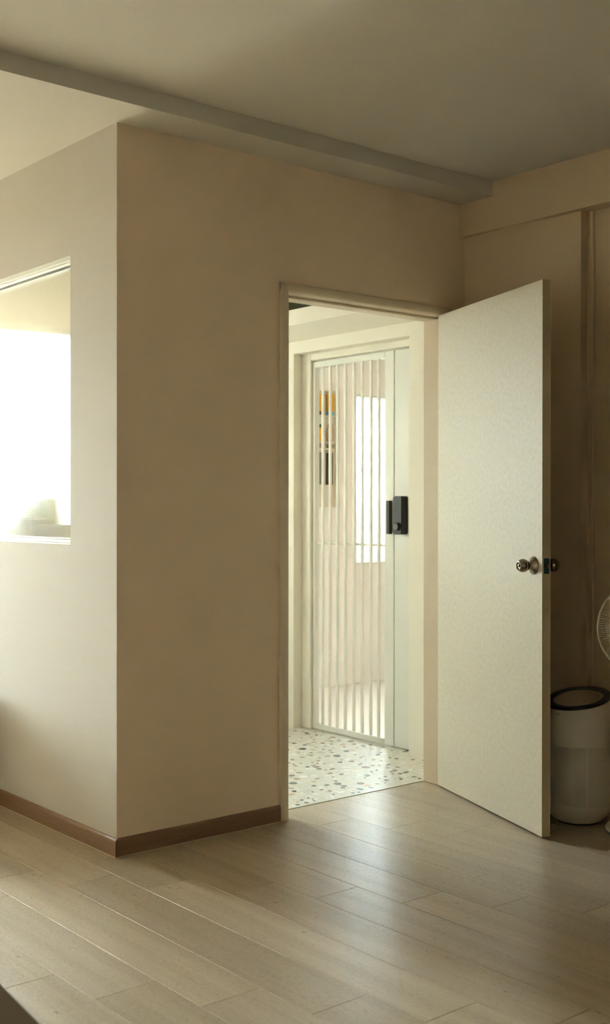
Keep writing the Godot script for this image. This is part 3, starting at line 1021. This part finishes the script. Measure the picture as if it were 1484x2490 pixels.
func build_purifier() -> void:
	var at := Vector3(1.667, 0, 0.742)
	var p := thing("air_purifier", "white cylindrical air purifier with slanted black top, behind the open door", "air purifier", at)
	var r := 0.129
	var st := mb()
	# lower cap with rounded foot
	lathe(st, [[0.0, 0.006], [0.085, 0.006], [0.098, 0.012], [0.112, 0.026], [0.122, 0.044], [0.127, 0.062], [r, 0.083]], 72)
	obj("foot_cap", st, mats.white_plastic, p)
	st = mb()
	lathe(st, [[0.0, 0.0], [0.082, 0.0], [0.082, 0.008], [0.0, 0.008]], 40)
	obj("foot_pad", st, mats.dark_rubber, p)
	# perforated lower sleeve: a dark core behind a grid of thin ribs
	st = mb()
	lathe(st, [[r - 0.0035, 0.083], [r - 0.0035, 0.312]], 72)
	obj("filter_core", st, mats.mesh_hole, p)
	st = mb()
	var ny := 49
	for i in ny + 1:
		var y := 0.083 + 0.229 * i / ny
		lathe(st, [[r - 0.003, y - 0.0012], [r, y - 0.0012], [r, y + 0.0012], [r - 0.003, y + 0.0012]], 72)
	var nx := 170
	for k in nx:
		var a := TAU * k / nx
		var wide := 0.0025 if k % 34 == 26 else 0.0012
		var t := Vector3(-sin(a), 0, cos(a))
		var d := Vector3(cos(a), 0, sin(a))
		quad(st, d * r + t * wide + Vector3(0, 0.083, 0), d * r - t * wide + Vector3(0, 0.083, 0), d * r - t * wide + Vector3(0, 0.312, 0), d * r + t * wide + Vector3(0, 0.312, 0), d)
		for s in [-1.0, 1.0]:
			quad(st, d * r + t * wide * s + Vector3(0, 0.083, 0), d * (r - 0.003) + t * wide * s + Vector3(0, 0.083, 0), d * (r - 0.003) + t * wide * s + Vector3(0, 0.312, 0), d * r + t * wide * s + Vector3(0, 0.312, 0), t * s)
	var grid := obj("perforated_sleeve", st, mats.white_plastic, p)
	grid.set_meta("kind", "stuff")
	# smooth upper shell, its rim cut at a slant
	st = mb()
	var top := 0.492
	var segs := 96
	for k in segs:
		var q := []
		var nn := []
		for e in [[k, 0.312], [k + 1, 0.312], [k + 1, -1.0], [k, -1.0]]:
			var a: float = TAU * e[0] / segs
			var v := Vector3(cos(a) * r, 0, sin(a) * r)
			v.y = e[1] if e[1] > 0 else tilt_y(v, top - 0.012)
			q.append(v)
			nn.append(Vector3(cos(a), 0, sin(a)))
		squad(st, q, nn)
	obj("upper_shell", st, mats.white_plastic, p)
	st = mb()
	slanted_ring(st, r, top - 0.012, r - 0.002, top - 0.002, 96)
	slanted_ring(st, r - 0.002, top - 0.002, r - 0.006, top, 96)
	slanted_ring(st, r - 0.006, top, 0.098, top - 0.004, 96)
	slanted_ring(st, 0.098, top - 0.004, 0.0965, top - 0.010, 96)
	obj("top_ring", st, mats.black_gloss, p, "wide black ring round the slanted top")
	st = mb()
	slanted_ring(st, 0.0965, top - 0.006, 0.0925, top - 0.004, 96)
	slanted_ring(st, 0.0925, top - 0.004, 0.084, top - 0.009, 96)
	slanted_ring(st, 0.084, top - 0.009, 0.0, top - 0.009, 96)
	obj("top_plate", st, mats.grey_plate, p, "taupe grey recessed top plate")
	# small dark maker's mark near the left of the upper shell
	var letters := ["E", "N", "S"]
	for k in 3:
		var ang := deg_to_rad(184.0 - 3.6 * k)
		var tm := TextMesh.new()
		tm.text = letters[k]
		tm.font_size = 16
		tm.pixel_size = 0.0005
		tm.depth = 0.0008
		var sf := SystemFont.new()
		sf.font_names = PackedStringArray(["Droid Sans"])
		tm.font = sf
		tm.material = mats.black_plastic
		var mi := MeshInstance3D.new()
		mi.mesh = tm
		mi.name = "letter" if k == 0 else "letter_%03d" % k
		var dd := Vector3(cos(ang), 0, sin(ang))
		mi.transform = Transform3D(Basis(Vector3(dd.z, 0, -dd.x), Vector3.UP, dd), dd * (r + 0.0004) + Vector3(0, 0.437, 0))
		p.add_child(mi, true)
	# cable that leaves the back
	st = mb()
	tube(st, [Vector3(0.150, 0.485, 0.03), Vector3(0.153, 0.50, 0.06), Vector3(0.156, 0.512, 0.10), Vector3(0.16, 0.512, 0.13), Vector3(0.162, 0.46, 0.16), Vector3(0.162, 0.2, 0.18), Vector3(0.162, 0.004, 0.19)], 0.0035, 8)
	var cb := obj("power_cable", st, mats.black_plastic, self)
	cb.position = at
	tag(cb, "thin black cable rising from behind the air purifier's top", "cable")

func build_fan() -> void:
	var at := Vector3(1.697, 0, 1.022)
	var f := thing("pedestal_fan", "cream pedestal fan with round wire guard, cut by the right edge", "fan", at)
	var st := mb()
	lathe(st, [[0.0, 0.0], [0.132, 0.0], [0.138, 0.004], [0.139, 0.014]], 64)
	obj("base_rim", st, mats.grey_rim, f, "dark grey base underside")
	st = mb()
	lathe(st, [[0.139, 0.014], [0.14, 0.02], [0.137, 0.026], [0.12, 0.029], [0.03, 0.034], [0.0, 0.034]], 64)
	obj("base", st, mats.cream_plastic, f)
	st = mb()
	lathe(st, [[0.02, 0.03], [0.02, 0.06], [0.0125, 0.065], [0.0125, 0.68], [0.0, 0.68]], 24)
	obj("pole", st, mats.cream_plastic, f)
	# head: faces the viewer
	var face := Vector3(-0.655, 0.0, 0.756).normalized()
	var side := Vector3.UP.cross(face).normalized()
	var hc := Vector3(-0.046, 0.793, 0.028) + face * 0.02
	var b := Basis(side, face, side.cross(face))   # local y points out of the guard
	xf = Transform3D(b, hc)
	st = mb()
	lathe(st, [[0.0, -0.14], [0.035, -0.14], [0.045, -0.13], [0.05, -0.09], [0.05, -0.055], [0.0, -0.055]], 32)
	obj("motor", st, mats.cream_plastic, f)
	st = mb()
	lathe(st, [[0.0, -0.02], [0.03, -0.02], [0.034, -0.01], [0.034, 0.018], [0.03, 0.024], [0.0, 0.026]], 32)
	obj("hub", st, mats.cream_plastic, f)
	# blades at rest
	for k in 5:
		st = mb()
		var n := 8
		for i in n:
			for j in 5:
				var q := []
				for e in [[i, j], [i + 1, j], [i + 1, j + 1], [i, j + 1]]:
					var t: float = float(e[0]) / n
					var u: float = float(e[1]) / 5.0 - 0.5
					var rr := 0.03 + 0.112 * t
					var an: float = TAU * k / 5.0 + u * (0.55 + 0.5 * t) + t * 0.25
					q.append(Vector3(cos(an) * rr, -u * 0.035 * (1.0 - 0.4 * t), sin(an) * rr))
				quad(st, q[0], q[1], q[2], q[3], Vector3(0, 1, 0))
				quad(st, q[0] - Vector3(0, 0.0015, 0), q[1] - Vector3(0, 0.0015, 0), q[2] - Vector3(0, 0.0015, 0), q[3] - Vector3(0, 0.0015, 0), Vector3(0, -1, 0))
		obj("blade", st, mats.cream_plastic, f)
	# guard: rim, inner ring, wires, cap
	var circle := func(rad: float, y: float, n: int) -> Array:
		var out := []
		for k in n:
			var a := TAU * k / n
			out.append(Vector3(cos(a) * rad, y, sin(a) * rad))
		return out
	st = mb()
	tube(st, circle.call(0.173, 0.0, 96), 0.0045, 10, true)
	obj("guard_rim", st, mats.cream_plastic, f)
	st = mb()
	tube(st, circle.call(0.138, 0.034, 96), 0.0014, 6, true)
	obj("guard_ring", st, mats.cream_plastic, f)
	st = mb()
	lathe(st, [[0.05, 0.049], [0.05, 0.055], [0.045, 0.058], [0.0, 0.059]], 40)
	obj("guard_cap", st, mats.cream_plastic, f)
	st = mb()
	for k in 122:
		var a := TAU * k / 122.0
		var d := Vector3(cos(a), 0, sin(a))
		tube(st, [d * 0.172 + Vector3(0, 0.002, 0), d * 0.163 + Vector3(0, 0.022, 0), d * 0.138 + Vector3(0, 0.0355, 0), d * 0.1 + Vector3(0, 0.046, 0), d * 0.048 + Vector3(0, 0.054, 0)], 0.0013, 5)
		if k % 5 == 0:
			tube(st, [d * 0.172 + Vector3(0, -0.002, 0), d * 0.15 + Vector3(0, -0.03, 0), d * 0.048 + Vector3(0, -0.07, 0)], 0.0013, 4)
	var wires := obj("guard_wires", st, mats.cream_plastic, f)
	wires.set_meta("kind", "stuff")
	xf = Transform3D.IDENTITY

# ---------------------------------------------------------------- living room
func build_living_things() -> void:
	# low bench seat whose edge shows at the lower left
	var b := thing("bench_seat", "dark olive upholstered bench corner, blurred in the lower left foreground", "bench", Vector3(-1.66, 0, 1.72))
	b.rotation.y = -0.1
	var st := mb()
	prism(st, rounded(0.86, 1.3, 0.08, 8), Vector3(0, 0.16, 0), Vector3(1, 0, 0), Vector3(0, 0, 1), Vector3(0, 0.235, 0), true)
	prism(st, rounded(0.83, 1.27, 0.07, 8), Vector3(0, 0.395, 0), Vector3(1, 0, 0), Vector3(0, 0, 1), Vector3(0, 0.015, 0), true)
	prism(st, rounded(0.79, 1.23, 0.06, 8), Vector3(0, 0.41, 0), Vector3(1, 0, 0), Vector3(0, 0, 1), Vector3(0, 0.008, 0), true)
	obj("cushion", st, mats.olive_fabric, b)
	for x in [-0.34, 0.34]:
		for z in [-0.56, 0.56]:
			st = mb()
			xf = Transform3D(Basis.IDENTITY, Vector3(x, 0, z))
			lathe(st, [[0.0, 0.0], [0.015, 0.0], [0.024, 0.16], [0.0, 0.16]], 16)
			xf = Transform3D.IDENTITY
			obj("leg", st, mats.baseboard_wood, b)
	# low sideboard just outside the left edge, against the window wall
	var s := thing("sideboard", "low wooden sideboard against the window wall, beyond the left edge", "sideboard", Vector3(-0.22, 0, -1.6))
	st = mb()
	box(st, Vector3(-0.2, 0.06, -0.5), Vector3(0.205, 0.46, 0.52), 0.004)
	obj("body", st, mats.baseboard_wood, s)
	for z in [-0.495, 0.012]:
		st = mb()
		box(st, Vector3(-0.218, 0.07, z), Vector3(-0.2005, 0.45, z + 0.5), 0.003)
		obj("cabinet_door", st, mats.baseboard_wood, s)
	st = mb()
	box(st, Vector3(-0.17, 0.0, -0.45), Vector3(0.18, 0.06, 0.47), 0.002)
	obj("plinth", st, mats.dark_rubber, s)
	# tall dark cupboard, unseen, added to cut ambient light on the right
	var t := thing("added_wardrobe", "tall dark brown cupboard added to dim the right side, beyond the right edge", "added_wardrobe", Vector3(1.55, 0, 2.45))
	st = mb()
	box(st, Vector3(-0.28, 0.06, -1.0), Vector3(0.295, 2.4, 1.0), 0.004)
	obj("body", st, mats.dark_wood, t)
	for i in 4:
		st = mb()
		box(st, Vector3(-0.3, 0.07, -0.995 + 0.4975 * i), Vector3(-0.2805, 2.39, -0.995 + 0.4975 * i + 0.49), 0.003)
		var wd := obj("added_wardrobe_door", st, mats.dark_wood, t)
		st = mb()
		box(st, Vector3(-0.325, 1.0, -0.56 + 0.4975 * i), Vector3(-0.3, 1.2, -0.545 + 0.4975 * i), 0.003)
		obj("handle", st, mats.satin_steel, wd)
	st = mb()
	box(st, Vector3(-0.26, 0.0, -0.98), Vector3(0.28, 0.06, 0.98), 0.002)
	obj("plinth", st, mats.dark_rubber, t)
	# living room window frame (out of the picture, it lights the room)
	var w := thing("window_4", "wide living room window beyond the left edge, source of daylight", "window", Vector3.ZERO, "", "structure")
	for x in [-0.95, -0.14]:
		st = mb()
		box(st, Vector3(x, 0.05, -5.69), Vector3(x + 0.04, 2.5, -5.63), 0.003)
		obj("frame_post", st, mats.white_track, w)
	for y in [0.05, 2.46]:
		st = mb()
		box(st, Vector3(-0.91, y, -5.69), Vector3(-0.14, y + 0.04, -5.63), 0.003)
		obj("frame_rail", st, mats.white_track, w)
